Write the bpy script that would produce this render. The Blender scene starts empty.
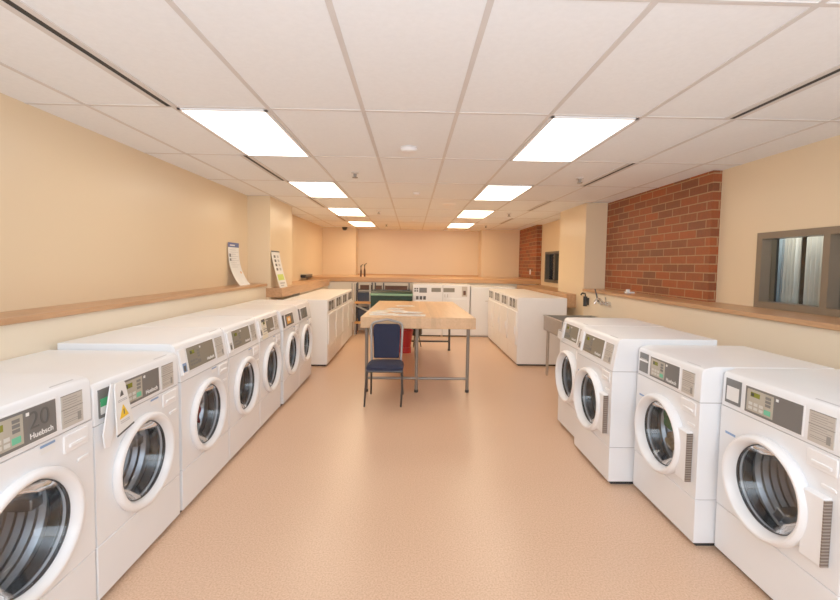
import bpy, bmesh, math, random
from mathutils import Vector, Matrix
random.seed(7)
PI = math.pi
COL = bpy.context.scene.collection
SC = bpy.context.scene

# ------------------------------------------------------------------ materials
def _nt(name):
    m = bpy.data.materials.new(name); m.use_nodes = True
    nt = m.node_tree
    return m, nt, nt.nodes['Principled BSDF']

def mat(name, col, rough=.5, metal=0., var=.04, scale=6., bump=0., bscale=60., spec=.5, emit=None, estr=0., coat=0.):
    m, nt, b = _nt(name)
    N = nt.nodes; L = nt.links
    tc = N.new('ShaderNodeTexCoord')
    no = N.new('ShaderNodeTexNoise'); no.inputs['Scale'].default_value = scale; no.inputs['Detail'].default_value = 3
    L.new(tc.outputs['Object'], no.inputs['Vector'])
    r = N.new('ShaderNodeValToRGB')
    c = Vector(col[:3])
    r.color_ramp.elements[0].position = .3; r.color_ramp.elements[1].position = .7
    r.color_ramp.elements[0].color = (*(c * (1 - var)), 1)
    r.color_ramp.elements[1].color = (*[min(1, x * (1 + var)) for x in c], 1)
    L.new(no.outputs['Fac'], r.inputs['Fac']); L.new(r.outputs['Color'], b.inputs['Base Color'])
    b.inputs['Roughness'].default_value = rough; b.inputs['Metallic'].default_value = metal
    b.inputs['Specular IOR Level'].default_value = spec
    if coat: b.inputs['Coat Weight'].default_value = coat; b.inputs['Coat Roughness'].default_value = .15
    if emit:
        b.inputs['Emission Color'].default_value = (*emit, 1); b.inputs['Emission Strength'].default_value = estr
    if bump:
        n2 = N.new('ShaderNodeTexNoise'); n2.inputs['Scale'].default_value = bscale
        L.new(tc.outputs['Object'], n2.inputs['Vector'])
        bp = N.new('ShaderNodeBump'); bp.inputs['Strength'].default_value = bump; bp.inputs['Distance'].default_value = .01
        L.new(n2.outputs['Fac'], bp.inputs['Height']); L.new(bp.outputs['Normal'], b.inputs['Normal'])
    return m

def mat_floor():
    m, nt, b = _nt('speckled_vinyl'); N = nt.nodes; L = nt.links
    tc = N.new('ShaderNodeTexCoord')
    n1 = N.new('ShaderNodeTexNoise'); n1.inputs['Scale'].default_value = 110; n1.inputs['Detail'].default_value = 4
    n2 = N.new('ShaderNodeTexNoise'); n2.inputs['Scale'].default_value = 1.2
    v = N.new('ShaderNodeTexVoronoi'); v.inputs['Scale'].default_value = 70
    for x in (n1, n2, v): L.new(tc.outputs['Object'], x.inputs['Vector'])
    r = N.new('ShaderNodeValToRGB'); e = r.color_ramp.elements
    e[0].position = .34; e[0].color = (.58, .345, .21, 1); e[1].position = .62; e[1].color = (.73, .475, .315, 1)
    L.new(n1.outputs['Fac'], r.inputs['Fac'])
    r2 = N.new('ShaderNodeValToRGB'); e = r2.color_ramp.elements
    e[0].position = .0; e[0].color = (.80, .74, .69, 1); e[1].position = .22; e[1].color = (1, 1, 1, 1)
    L.new(v.outputs['Distance'], r2.inputs['Fac'])
    mx = N.new('ShaderNodeMixRGB'); mx.blend_type = 'MULTIPLY'; mx.inputs[0].default_value = .6
    L.new(r.outputs['Color'], mx.inputs[1]); L.new(r2.outputs['Color'], mx.inputs[2])
    r3 = N.new('ShaderNodeValToRGB'); e = r3.color_ramp.elements
    e[0].position = .3; e[0].color = (.95, .94, .93, 1); e[1].position = .7; e[1].color = (1, 1, 1, 1)
    L.new(n2.outputs['Fac'], r3.inputs['Fac'])
    m2 = N.new('ShaderNodeMixRGB'); m2.blend_type = 'MULTIPLY'; m2.inputs[0].default_value = 1
    L.new(mx.outputs[0], m2.inputs[1]); L.new(r3.outputs['Color'], m2.inputs[2])
    L.new(m2.outputs[0], b.inputs['Base Color'])
    mr = N.new('ShaderNodeMapRange'); mr.inputs['To Min'].default_value = .26; mr.inputs['To Max'].default_value = .38
    L.new(n2.outputs['Fac'], mr.inputs['Value']); L.new(mr.outputs['Result'], b.inputs['Roughness'])
    return m

def mat_brick():
    m, nt, b = _nt('red_brick'); N = nt.nodes; L = nt.links
    g = N.new('ShaderNodeNewGeometry'); sx = N.new('ShaderNodeSeparateXYZ'); L.new(g.outputs['Position'], sx.inputs[0])
    ad = N.new('ShaderNodeMath'); ad.operation = 'ADD'; L.new(sx.outputs['X'], ad.inputs[0]); L.new(sx.outputs['Y'], ad.inputs[1])
    cx = N.new('ShaderNodeCombineXYZ'); L.new(ad.outputs[0], cx.inputs['X']); L.new(sx.outputs['Z'], cx.inputs['Y'])
    bt = N.new('ShaderNodeTexBrick')
    bt.inputs['Scale'].default_value = 1; bt.inputs['Brick Width'].default_value = .29; bt.inputs['Row Height'].default_value = .0915
    bt.inputs['Mortar Size'].default_value = .006; bt.inputs['Mortar Smooth'].default_value = .2; bt.inputs['Bias'].default_value = 0
    bt.inputs['Color1'].default_value = (.34, .062, .008, 1); bt.inputs['Color2'].default_value = (.165, .040, .011, 1)
    bt.inputs['Mortar'].default_value = (.42, .235, .105, 1)
    L.new(cx.outputs[0], bt.inputs['Vector'])
    no = N.new('ShaderNodeTexNoise'); no.inputs['Scale'].default_value = 30; L.new(g.outputs['Position'], no.inputs['Vector'])
    r = N.new('ShaderNodeValToRGB'); r.color_ramp.elements[0].color = (.7, .7, .7, 1); r.color_ramp.elements[1].color = (1.15, 1.1, 1.05, 1)
    L.new(no.outputs['Fac'], r.inputs['Fac'])
    mx = N.new('ShaderNodeMixRGB'); mx.blend_type = 'MULTIPLY'; mx.inputs[0].default_value = 1
    L.new(bt.outputs['Color'], mx.inputs[1]); L.new(r.outputs['Color'], mx.inputs[2]); L.new(mx.outputs[0], b.inputs['Base Color'])
    inv = N.new('ShaderNodeMath'); inv.operation = 'SUBTRACT'; inv.inputs[0].default_value = 1; L.new(bt.outputs['Fac'], inv.inputs[1])
    bp = N.new('ShaderNodeBump'); bp.inputs['Strength'].default_value = .6; bp.inputs['Distance'].default_value = .008
    L.new(inv.outputs[0], bp.inputs['Height']); L.new(bp.outputs['Normal'], b.inputs['Normal'])
    b.inputs['Roughness'].default_value = .55
    return m

def mat_wood(name, dark, light, axis='Y', rough=.4, planks=0.):
    m, nt, b = _nt(name); N = nt.nodes; L = nt.links
    tc = N.new('ShaderNodeTexCoord'); mp = N.new('ShaderNodeMapping')
    mp.inputs['Scale'].default_value = {'Y': (14, 1, 14), 'X': (1, 14, 14)}[axis]
    L.new(tc.outputs['Object'], mp.inputs['Vector'])
    no = N.new('ShaderNodeTexNoise'); no.inputs['Scale'].default_value = 2.5; no.inputs['Detail'].default_value = 6; no.inputs['Distortion'].default_value = .6
    L.new(mp.outputs[0], no.inputs['Vector'])
    r = N.new('ShaderNodeValToRGB'); e = r.color_ramp.elements
    e[0].position = .32; e[0].color = (*dark, 1); e[1].position = .68; e[1].color = (*light, 1)
    L.new(no.outputs['Fac'], r.inputs['Fac'])
    out = r.outputs['Color']
    if planks:
        sx = N.new('ShaderNodeSeparateXYZ'); L.new(tc.outputs['Object'], sx.inputs[0])
        dv = N.new('ShaderNodeMath'); dv.operation = 'DIVIDE'; dv.inputs[1].default_value = planks; L.new(sx.outputs['X' if axis == 'Y' else 'Y'], dv.inputs[0])
        fl = N.new('ShaderNodeMath'); fl.operation = 'FLOOR'; L.new(dv.outputs[0], fl.inputs[0])
        wn = N.new('ShaderNodeTexWhiteNoise'); wn.noise_dimensions = '1D'; L.new(fl.outputs[0], wn.inputs['W'])
        mr = N.new('ShaderNodeMapRange'); mr.inputs['To Min'].default_value = .9; mr.inputs['To Max'].default_value = 1.05
        L.new(wn.outputs['Value'], mr.inputs['Value'])
        mx = N.new('ShaderNodeMixRGB'); mx.blend_type = 'MULTIPLY'; mx.inputs[0].default_value = 1
        L.new(out, mx.inputs[1]); L.new(mr.outputs[0], mx.inputs[2]); out = mx.outputs[0]
    L.new(out, b.inputs['Base Color']); b.inputs['Roughness'].default_value = rough
    return m

def mat_glass(name, tint, gloss=.06, amt=.5, rough=.03):
    m, nt, b = _nt(name); N = nt.nodes; L = nt.links; N.remove(b)
    out = N['Material Output']
    tr = N.new('ShaderNodeBsdfTransparent'); tr.inputs[0].default_value = (*tint, 1)
    no = N.new('ShaderNodeTexNoise'); no.inputs['Scale'].default_value = 9
    mr = N.new('ShaderNodeMapRange'); mr.inputs['To Min'].default_value = rough; mr.inputs['To Max'].default_value = rough + .03
    L.new(no.outputs['Fac'], mr.inputs['Value'])
    gl = N.new('ShaderNodeBsdfGlossy'); L.new(mr.outputs[0], gl.inputs['Roughness'])
    fr = N.new('ShaderNodeLayerWeight'); fr.inputs[0].default_value = amt
    ad = N.new('ShaderNodeMath'); ad.operation = 'ADD'; ad.use_clamp = True; ad.inputs[1].default_value = gloss; L.new(fr.outputs['Fresnel'], ad.inputs[0])
    mx = N.new('ShaderNodeMixShader'); L.new(ad.outputs[0], mx.inputs[0]); L.new(tr.outputs[0], mx.inputs[1]); L.new(gl.outputs[0], mx.inputs[2])
    L.new(mx.outputs[0], out.inputs['Surface'])
    return m

def mat_stripes(name, c1, c2, axis, period, frac=.5, rough=.5, metal=0.):
    """horizontal bands along one object axis"""
    m, nt, b = _nt(name); N = nt.nodes; L = nt.links
    tc = N.new('ShaderNodeTexCoord'); sx = N.new('ShaderNodeSeparateXYZ'); L.new(tc.outputs['Object'], sx.inputs[0])
    dv = N.new('ShaderNodeMath'); dv.operation = 'DIVIDE'; dv.inputs[1].default_value = period; L.new(sx.outputs[axis], dv.inputs[0])
    fr = N.new('ShaderNodeMath'); fr.operation = 'FRACT'; L.new(dv.outputs[0], fr.inputs[0])
    gt = N.new('ShaderNodeMath'); gt.operation = 'GREATER_THAN'; gt.inputs[1].default_value = frac; L.new(fr.outputs[0], gt.inputs[0])
    mx = N.new('ShaderNodeMixRGB'); mx.inputs[1].default_value = (*c1, 1); mx.inputs[2].default_value = (*c2, 1); L.new(gt.outputs[0], mx.inputs[0])
    L.new(mx.outputs[0], b.inputs['Base Color']); b.inputs['Roughness'].default_value = rough; b.inputs['Metallic'].default_value = metal
    return m

M = {}
M['floor'] = mat_floor()
M['wall'] = mat('cream_wall_paint', (.76, .58, .365), .32, var=.015, scale=.8, bump=.05, bscale=90)
M['wall_low'] = mat('pale_cream_paint', (.78, .66, .49), .4, var=.015, scale=.8)
M['wall_back'] = mat('pale_grey_paint', (.72, .66, .56), .5, var=.02)
M['column'] = mat('column_paint', (.77, .60, .385), .3, var=.015, scale=.8, bump=.04, bscale=90)
M['ceiling'] = mat('ceiling_tile', (.85, .865, .88), .9, var=.02, scale=40, bump=.05, bscale=300)
M['tbar'] = mat('ceiling_t_bar', (.64, .60, .57), .5, var=.02)
M['brick'] = mat_brick()
M['ledge'] = mat_wood('ledge_wood', (.43, .215, .095), (.55, .295, .14), 'Y', .35)
M['ledge_x'] = mat_wood('ledge_wood_across', (.52, .265, .105), (.64, .345, .155), 'X', .35)
M['butcher'] = mat_wood('butcher_block', (.66, .395, .20), (.73, .46, .25), 'Y', .35, planks=.06)
M['white'] = mat('white_enamel', (.84, .85, .87), .22, var=.01, spec=.5)
M['dryerwhite'] = mat('light_lifted_enamel', (.91, .89, .86), .3, var=.01)  # white enamel with brighter, warmer light put into its colour for the dryers
M['white2'] = mat('white_plastic', (.87, .87, .88), .28, var=.01)
M['seam'] = mat('shadow_gap_grey', (.34, .32, .31), .6)
M['kickblack'] = mat('black_plinth', (.02, .02, .022), .6)
M['panelgrey'] = mat('grey_console_panel', (.135, .132, .125), .35, var=.03)
M['numbergrey'] = mat('faint_number_grey', (.085, .083, .08), .4)
M['paneldark'] = mat('dark_console_panel', (.06, .058, .055), .35)
M['panelwarm'] = mat('warm_grey_console_panel', (.20, .18, .135), .35)
M['keypad'] = mat('beige_keypad', (.42, .385, .31), .45)
M['keydark'] = mat('keypad_button_dark', (.16, .16, .15), .5)
M['keylight'] = mat('keypad_button_light', (.62, .61, .56), .5)
M['keygreen'] = mat('keypad_button_green', (.12, .50, .30), .5)
M['lcd'] = mat('lcd_olive', (.20, .22, .03), .25)
M['lcdpix'] = mat('lcd_digits', (.02, .02, .01), .4)
M['plate'] = mat('beige_info_plate', (.50, .46, .405), .5)
M['plateline'] = mat('info_plate_print', (.25, .235, .21), .6)
M['ink'] = mat('white_lettering', (.88, .88, .86), .5)
M['inkdark'] = mat('dark_lettering', (.07, .07, .07), .5)
M['inkgrey'] = mat('grey_lettering', (.42, .42, .44), .5)
M['steel'] = mat('drum_steel', (.62, .64, .66), .33, 1., var=.1, scale=4)
M['chrome'] = mat('chrome', (.7, .7, .7), .12, 1.)
M['sinksteel'] = mat('brushed_steel', (.50, .47, .43), .35, 1., var=.08)
M['rubber'] = mat('black_rubber', (.018, .018, .02), .35)
M['doorglass'] = mat_glass('washer_door_glass', (.60, .63, .66), .045, .16, .05)
M['pane'] = mat_glass('window_pane', (.90, .93, .93), .02, .1)
M['paneg'] = mat_glass('greenish_window_pane', (.45, .55, .45), .06, .3)
M['hinge'] = mat_stripes('brown_piano_hinge', (.16, .12, .095), (.34, .29, .25), 'Z', .014, .6, .4, .5)
M['blue'] = mat('sticker_blue', (.20, .33, .56), .5)
M['headerblue'] = mat('poster_header_blue', (.07, .11, .30), .5)
M['green'] = mat('label_green', (.05, .42, .16), .5)
M['yellow'] = mat('warning_yellow', (.85, .52, .02), .5)
M['paper'] = mat('white_paper', (.80, .79, .77), .7)
M['paper2'] = mat('cream_paper', (.80, .73, .56), .7)
M['limey'] = mat('lime_print', (.52, .66, .10), .6)
M['orange'] = mat('orange_display', (.75, .33, .04), .4)
M['red'] = mat('red_plastic', (.48, .015, .02), .4)
M['redcloth'] = mat('red_cloth', (.55, .04, .06), .9, var=.3, scale=20)
M['greencloth'] = mat('green_cloth', (.06, .30, .12), .9, var=.3, scale=20)
M['tancloth'] = mat('tan_cloth', (.60, .38, .20), .9, var=.3, scale=20)
M['navy'] = mat('navy_upholstery', (.006, .010, .036), .85, var=.35, scale=150, bump=.2, bscale=300)
M['chairgrey'] = mat('grey_chair_frame', (.34, .33, .32), .35, .5)
M['tube'] = mat('dark_steel_tube', (.06, .055, .055), .35, .6)
M['tablesteel'] = mat('galvanised_conduit', (.26, .23, .20), .4, .7)
M['winframe'] = mat('brown_window_frame', (.17, .122, .078), .4, var=.02)
M['winframe2'] = mat('dark_window_frame', (.06, .055, .045), .4)
M['curtain'] = mat_stripes('curtain_cloth', (.66, .64, .58), (.60, .60, .57), 'Y', .05, .5, .9)
M['curtainblue'] = mat('curtain_blue_grey', (.42, .52, .60), .9)
M['curtaingrey'] = mat('curtain_grey', (.13, .125, .105), .9)
M['dark'] = mat('dark_room', (.05, .05, .05), .9)
M['black'] = mat('black_plastic', (.012, .012, .012), .4)
M['greenbox'] = mat('dark_green_plastic', (.004, .03, .018), .35)
M['greenrim'] = mat('pale_green_rim', (.20, .40, .26), .4)
M['shelfwood'] = mat_wood('orange_shelf_board', (.60, .25, .06), (.72, .36, .11), 'X', .4)
M['navybox'] = mat('navy_plastic', (.005, .009, .025), .4)
M['brownbox'] = mat('brown_carton', (.09, .035, .022), .7)
M['greypaint'] = mat('grey_painted_metal', (.45, .42, .38), .45)
for _i, (_c, _e) in enumerate((((1., .94, .86), 4.6), ((1., .83, .62), 6.2), ((1., .77, .49), 9.6), ((1., .74, .45), 10.))):
    M['lamp%d' % _i] = mat('lamp_diffuser', (.9, .9, .9), .6, emit=_c, estr=_e)
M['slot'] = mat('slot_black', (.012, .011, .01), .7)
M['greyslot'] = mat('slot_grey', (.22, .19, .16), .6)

# ------------------------------------------------------------------ mesh building
class MB:
    def __init__(s, mtx=None): s.bm = bmesh.new(); s.m = mtx or Matrix()
    def v(s, co): return s.bm.verts.new(s.m @ Vector(co))
    def box(s, x0, x1, y0, y1, z0, z1):
        vs = [s.v(c) for c in ((x0,y0,z0),(x1,y0,z0),(x1,y1,z0),(x0,y1,z0),(x0,y0,z1),(x1,y0,z1),(x1,y1,z1),(x0,y1,z1))]
        for f in ((3,2,1,0),(4,5,6,7),(0,1,5,4),(1,2,6,5),(2,3,7,6),(3,0,4,7)): s.bm.faces.new([vs[i] for i in f])
        return s
    def quad(s, a, b, c, d):
        s.bm.faces.new([s.v(p) for p in (a, b, c, d)]); return s
    def prism(s, prof, x0, x1):
        """profile of (y,z) swept along x; profile counter-clockwise seen from +x"""
        A = [s.v((x0, y, z)) for y, z in prof]; B = [s.v((x1, y, z)) for y, z in prof]
        n = len(prof)
        for i in range(n): s.bm.faces.new((A[i], B[i], B[(i+1) % n], A[(i+1) % n])[::-1])
        s.bm.faces.new(A[::-1]); s.bm.faces.new(B); return s
    def poly(s, pts, y0, y1):
        """outline of (x,z) extruded along y"""
        A = [s.v((x, y0, z)) for x, z in pts]; B = [s.v((x, y1, z)) for x, z in pts]; n = len(pts)
        for i in range(n): s.bm.faces.new((A[i], A[(i+1) % n], B[(i+1) % n], B[i]))
        s.bm.faces.new(A[::-1]); s.bm.faces.new(B); return s
    def lathe(s, prof, c, n=48, close=False):
        """profile of (r,y) round the y axis through c=(x,z)"""
        rings = []
        for r, y in prof:
            if r < 1e-6: rings.append([s.v((c[0], y, c[1]))])
            else: rings.append([s.v((c[0] + r*math.cos(2*PI*k/n), y, c[1] + r*math.sin(2*PI*k/n))) for k in range(n)])
        seq = list(zip(rings, rings[1:])) + ([(rings[-1], rings[0])] if close else [])
        for A, B in seq:
            for k in range(n):
                k2 = (k+1) % n
                f = [A[k % len(A)], A[k2 % len(A)], B[k2 % len(B)], B[k % len(B)]]
                f = list(dict.fromkeys(f))
                if len(f) > 2: s.bm.faces.new(f)
        return s
    def vlathe(s, prof, c, n=32):
        """profile of (r,z) round a vertical axis at c=(x,y)"""
        old = s.m; s.m = old @ Matrix.Translation((c[0], c[1], 0)) @ Matrix.Rotation(PI/2, 4, 'X')
        s.lathe(prof, (0, 0), n); s.m = old; return s
    def tube(s, pts, r, n=10, cap=True):
        pts = [Vector(p) for p in pts]; rings = []; up = Vector((0, 0, 1))
        for i, p in enumerate(pts):
            a = pts[max(0, i-1)]; b = pts[min(len(pts)-1, i+1)]; t = (b - a).normalized()
            ref = Vector((0, 1, 0)) if abs(t.z) > .9 else up
            e1 = t.cross(ref).normalized(); e2 = t.cross(e1)
            rr = r[i] if isinstance(r, (list, tuple)) else r
            rings.append([s.v(p + (e1*math.cos(2*PI*k/n) + e2*math.sin(2*PI*k/n))*rr) for k in range(n)])
        for A, B in zip(rings, rings[1:]):
            for k in range(n): s.bm.faces.new((A[k], A[(k+1) % n], B[(k+1) % n], B[k]))
        if cap: s.bm.faces.new(rings[0][::-1]); s.bm.faces.new(rings[-1])
        return s
    def plate_hole(s, x0, x1, z0, z1, y, c, r, n=64):
        """flat plate in the xz plane with a round hole"""
        ring = []; outer = []
        for k in range(n):
            a = 2*PI*k/n; dx, dz = math.cos(a), math.sin(a)
            ring.append(s.v((c[0] + r*dx, y, c[1] + r*dz)))
            t = min([(q - c0)/d for q, c0, d in ((x1, c[0], dx), (x0, c[0], dx), (z1, c[1], dz), (z0, c[1], dz)) if abs(d) > 1e-6 and (q - c0)/d > 0])
            outer.append([c[0] + t*dx, c[1] + t*dz])
        for cx, cz in ((x0,z0),(x1,z0),(x0,z1),(x1,z1)):
            i = min(range(n), key=lambda k: (outer[k][0]-cx)**2 + (outer[k][1]-cz)**2); outer[i] = [cx, cz]
        ov = [s.v((x, y, z)) for x, z in outer]
        for k in range(n): s.bm.faces.new((ov[k], ov[(k+1) % n], ring[(k+1) % n], ring[k]))
        return s
    def text(s, txt, size, x, z, y, bold=0., mid=True):
        cu = bpy.data.curves.new('lettering', 'FONT'); cu.body = txt; cu.size = size; cu.extrude = .0004; cu.offset = bold
        if mid: cu.align_x = 'CENTER'; cu.align_y = 'CENTER'
        o = bpy.data.objects.new('lettering', cu); COL.objects.link(o)
        dg = bpy.context.evaluated_depsgraph_get()
        me = bpy.data.meshes.new_from_object(o.evaluated_get(dg))
        me.transform(s.m @ Matrix.Translation((x, y, z)) @ Matrix.Rotation(PI/2, 4, 'X'))
        s.bm.from_mesh(me); bpy.data.objects.remove(o); bpy.data.curves.remove(cu); bpy.data.meshes.remove(me); return s
    def build(s, name, m, parent=None, bevel=0., seg=2, smooth=True, recalc=True, **tags):
        if recalc: bmesh.ops.recalc_face_normals(s.bm, faces=s.bm.faces)
        me = bpy.data.meshes.new(name); s.bm.to_mesh(me); s.bm.free(); me.materials.append(m if not isinstance(m, str) else M[m])
        if smooth:
            for p in me.polygons: p.use_smooth = True
            me.set_sharp_from_angle(angle=math.radians(35))
        o = bpy.data.objects.new(name, me); COL.objects.link(o)
        if parent: o.parent = parent
        if bevel:
            b = o.modifiers.new('edge', 'BEVEL'); b.width = bevel; b.segments = seg; b.limit_method = 'ANGLE'; b.angle_limit = math.radians(40)
        for k, v in tags.items(): o[k] = v
        return o

def tag(o, label, cat, group=None):
    o['label'] = label; o['category'] = cat
    if group: o['group'] = group
    return o
def thing(name, label, cat, loc=(0,0,0), rz=0., group=None):
    o = bpy.data.objects.new(name, None); COL.objects.link(o); o.empty_display_size = .1
    o.location = loc; o.rotation_euler = (0, 0, rz)
    return tag(o, label, cat, group)
def struct(o): o['kind'] = 'structure'; return o
def box(name, m, x0, x1, y0, y1, z0, z1, parent=None, bevel=0.):
    return MB().box(x0, x1, y0, y1, z0, z1).build(name, m, parent, bevel, smooth=bool(bevel))
def copy_tree(o, parent=None):
    c = o.copy(); COL.objects.link(c)
    if parent: c.parent = parent
    for ch in list(o.children): copy_tree(ch, c)
    return c

# ------------------------------------------------------------------ camera
FX = 427.78; PIT = .053055; YAW = .019692; ROL = .015024; SY = 12.914; EYE = 1.6
cam = bpy.data.cameras.new('camera'); co = bpy.data.objects.new('camera', cam); COL.objects.link(co)
cam.sensor_width = 36; cam.sensor_fit = 'HORIZONTAL'; cam.lens = FX/840*36; cam.shift_y = -SY/840; cam.clip_start = .02
cp, sp, cy, sy = math.cos(PIT), math.sin(PIT), math.cos(YAW), math.sin(YAW)
fw = Vector((sy*cp, cy*cp, -sp)); rt = Vector((cy, -sy, 0)); up = rt.cross(fw)
r2 = math.cos(ROL)*rt + math.sin(ROL)*up; u2 = -math.sin(ROL)*rt + math.cos(ROL)*up
mw = Matrix.Identity(4)
for i in range(3): mw[i][0] = r2[i]; mw[i][1] = u2[i]; mw[i][2] = -fw[i]
mw[2][3] = EYE
co.matrix_world = mw
SC.camera = co

# ------------------------------------------------------------------ room shell
HC = 2.5894; YR = -1.6; GW = .6096; GL = 1.2192; GX0 = -.329; GY0 = 2.8364
struct(box('floor', 'floor', -2.9, 5.0, YR-.1, 12.9, -.1, 0))
struct(box('ceiling', 'ceiling', -2.9, 3.6, YR-.1, 12.9, HC, HC+.1))
g = MB()
for i in (-3, -2, -1, 0, 1, 2, 3, 4, 5):
    x = GX0 + i*GW + {-3: .055, 4: .01, 5: .03}.get(i, 0)
    g.box(x-.013, x+.013, YR, 12.45, HC-.004, HC+.001)
for j in range(-3, 9):
    y = GY0 + j*GL
    g.box(-2.48, 3.11, y-.011, y+.011, HC-.0035, HC+.001)
struct(g.build('ceiling_grid', 'tbar', smooth=False))
XL, XR = -2.48, 3.11
XLL, XRL = -2.20, 2.70       # faces of the thick lower walls
struct(box('wall_left', 'wall', XL-.12, XL, YR, 12.5, 0, HC))
struct(box('wall_left_lower', 'wall_low', XL, XLL, YR, 6.52, 0, 1.238))
struct(box('trim_ledge_left', 'ledge', XL, XLL+.02, YR, 6.515, 1.238, 1.275, bevel=.006))
struct(box('wall_left_column', 'column', XL, -2.14, 6.52, 7.68, 0, HC))
struct(box('wall_left_lower_far', 'wall_low', XL, -2.0, 7.68, 10.25, 0, 1.068))
# deep timber fronted ledge beyond the column
lg = MB().box(XL, -1.96, 6.50, 10.24, 1.07, 1.208)
struct(lg.build('trim_ledge_left_far', 'ledge', bevel=.004))
# right wall with a window opening
wr = MB()
W1 = (2.30, 3.80, 1.263, 1.925)      # y0,y1,z0,z1
W2 = (8.55, 9.93, 1.24, 1.93)
ys = [YR, W1[0], W1[1], W2[0], W2[1], 12.5]
for a, b in ((0,1),(2,3),(4,5)): wr.box(XR, XR+.14, ys[a], ys[b], 0, HC)
for w in (W1, W2): wr.box(XR, XR+.14, w[0], w[1], 0, w[2]); wr.box(XR, XR+.14, w[0], w[1], w[3], HC)
struct(wr.build('wall_right', 'wall', smooth=False))
struct(box('wall_right_lower', 'wall_low', XRL, XR, YR, 6.63, 0, 1.222))
struct(box('trim_ledge_right', 'ledge', XRL-.03, XR, YR, 6.63, 1.222, 1.262, bevel=.006))
struct(box('wall_right_column', 'column', 2.69, XR, 6.63, 7.80, 0, HC))
struct(box('wall_right_lower_far', 'wall_low', 2.60, XR, 7.80, 10.25, 0, 1.028))
lg = MB().box(2.53, 3.11, 7.80, 10.24, 1.03, 1.15).box(2.53, 2.69, 6.95, 7.80, 1.03, 1.15).box(2.53, 2.69, 6.92, 6.95, .93, 1.15)
struct(lg.build('trim_ledge_right_far', 'ledge', bevel=.004))
# brick panels
struct(MB().box(3.02, XR+.01, 4.30, 6.63, 1.262, HC).build('wall_right_brick', 'brick', smooth=False))
struct(MB().box(2.99, XR+.01, 10.25, 11.92, 1.1, HC).build('wall_right_brick_far', 'brick', smooth=False))
# back wall: recess in the middle, deep chase with ledge in front
struct(box('wall_back', 'wall', -2.6, 3.3, 12.45, 12.6, 0, HC))
struct(box('wall_back_pier_left', 'wall', XL, -1.56, 11.93, 12.45, 0, HC))
struct(box('wall_back_pier_right', 'wall', 1.93, XR, 11.92, 12.45, 0, HC))
struct(box('wall_back_lower', 'wall_back', XL, XR, 10.25, 12.45, 0, 1.16))
struct(box('trim_ledge_back', 'ledge_x', XL, XR, 10.22, 12.45, 1.165, 1.275, bevel=.005))
struct(box('trim_recess_sill', 'ledge_x', -1.56, 1.93, 12.36, 12.45, 1.275, 1.305, bevel=.004))
struct(box('wall_rear', 'wall', -2.6, 3.3, YR-.12, YR, 0, HC))

# ------------------------------------------------------------------ ceiling fixtures
def ceiling_light(label, x0, y0, k):
    t = thing('ceiling_light', label, 'ceiling light', (x0+GW/2, y0+GL/2, HC), 0, 'recessed fluorescent ceiling lights')
    a, b = GW/2-.015, GL/2-.014
    f = MB()
    for q in ((-a, a, -b, -b+.02), (-a, a, b-.02, b), (-a, -a+.02, -b, b), (a-.02, a, -b, b)): f.box(*q, -.012, 0)
    f.build('frame', 'white2', t, smooth=False)
    MB().box(-a+.02, a-.02, -b+.02, b-.02, -.009, -.001).build('diffuser', 'lamp%d' % k, t, smooth=False)
    return t
nm = ['closest to the camera', 'second from the camera', 'third from the camera', 'closest to the back wall']
for side, ix in (('left', -2), ('right', 2)):
    for k in range(4):
        ceiling_light('lit rectangular ceiling panel in the %s row, %s' % (side, nm[k]), GX0+ix*GW, GY0+2*k*GL, k)
def slot_diffuser(label, x, y0, m):
    t = thing('slot_diffuser', label, 'air vent', (x, y0+GL/2, HC), 0, 'linear slot air vents in the ceiling')
    f = MB(); b = GL/2-.01
    f.box(-.05, -.018, -b, b, -.007, 0).box(.018, .05, -b, b, -.007, 0)
    f.build('frame', 'tbar', t, smooth=False)
    MB().box(-.018, .018, -b, b, -.0045, 0).build('slot', m, t, smooth=False)
    return t
for side, x in (('left', -1.565), ('right', 2.085)):
    for k in range(4):
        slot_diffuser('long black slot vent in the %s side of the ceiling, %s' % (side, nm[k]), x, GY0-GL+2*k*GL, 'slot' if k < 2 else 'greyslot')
def sprinkler(label, x, y):
    t = thing('sprinkler', label, 'sprinkler', (x, y, HC), 0, 'sprinkler heads in the ceiling')
    MB().vlathe([(0, 0), (.042, 0), (.04, -.01), (.018, -.013), (0, -.013)], (0, 0), 20).build('escutcheon', 'tbar', t)
    MB().vlathe([(.018, -.01), (.016, -.05), (0, -.05)], (0, 0), 12).vlathe([(0, -.05), (.03, -.05), (.03, -.058), (0, -.058)], (0, 0), 16).build('head', 'tablesteel', t)
sprinkler('small metal ceiling sprinkler between the first and second lights of the left row', -.634, 4.74)
sprinkler('small metal ceiling sprinkler beside the third light of the left row', -.641, 8.115)
sprinkler('tiny ceiling sprinkler beside the last light of the left row', -.649, 10.75)
sprinkler('small metal ceiling sprinkler by the second slot vent on the brick side', 1.862, 4.80)
sprinkler('small metal ceiling sprinkler beside the third light of the right row', 1.829, 8.15)
sprinkler('tiny ceiling sprinkler beside the last light of the right row', 1.827, 10.7)
sm = thing('smoke_detector', 'round white smoke detector on the ceiling tile nearest the camera', 'smoke detector', (-.039, 3.707, HC))
MB().vlathe([(0, 0), (.075, 0), (.075, -.012), (.062, -.03), (.03, -.038), (0, -.038)], (0, 0), 32).build('housing', 'white2', sm)
MB().vlathe([(.076, -.004), (.078, -.006), (.076, -.009)], (0, 0), 32).build('base_ring', 'tbar', sm)
for lb, x, y in (('flat round ceiling speaker above the far half of the table', .591, 7.02),):
    t = thing('ceiling_speaker', lb, 'speaker', (x, y, HC))
    MB().vlathe([(0, 0), (.11, 0), (.105, -.008), (0, -.008)], (0, 0), 28).build('grille', 'white2', t)
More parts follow.
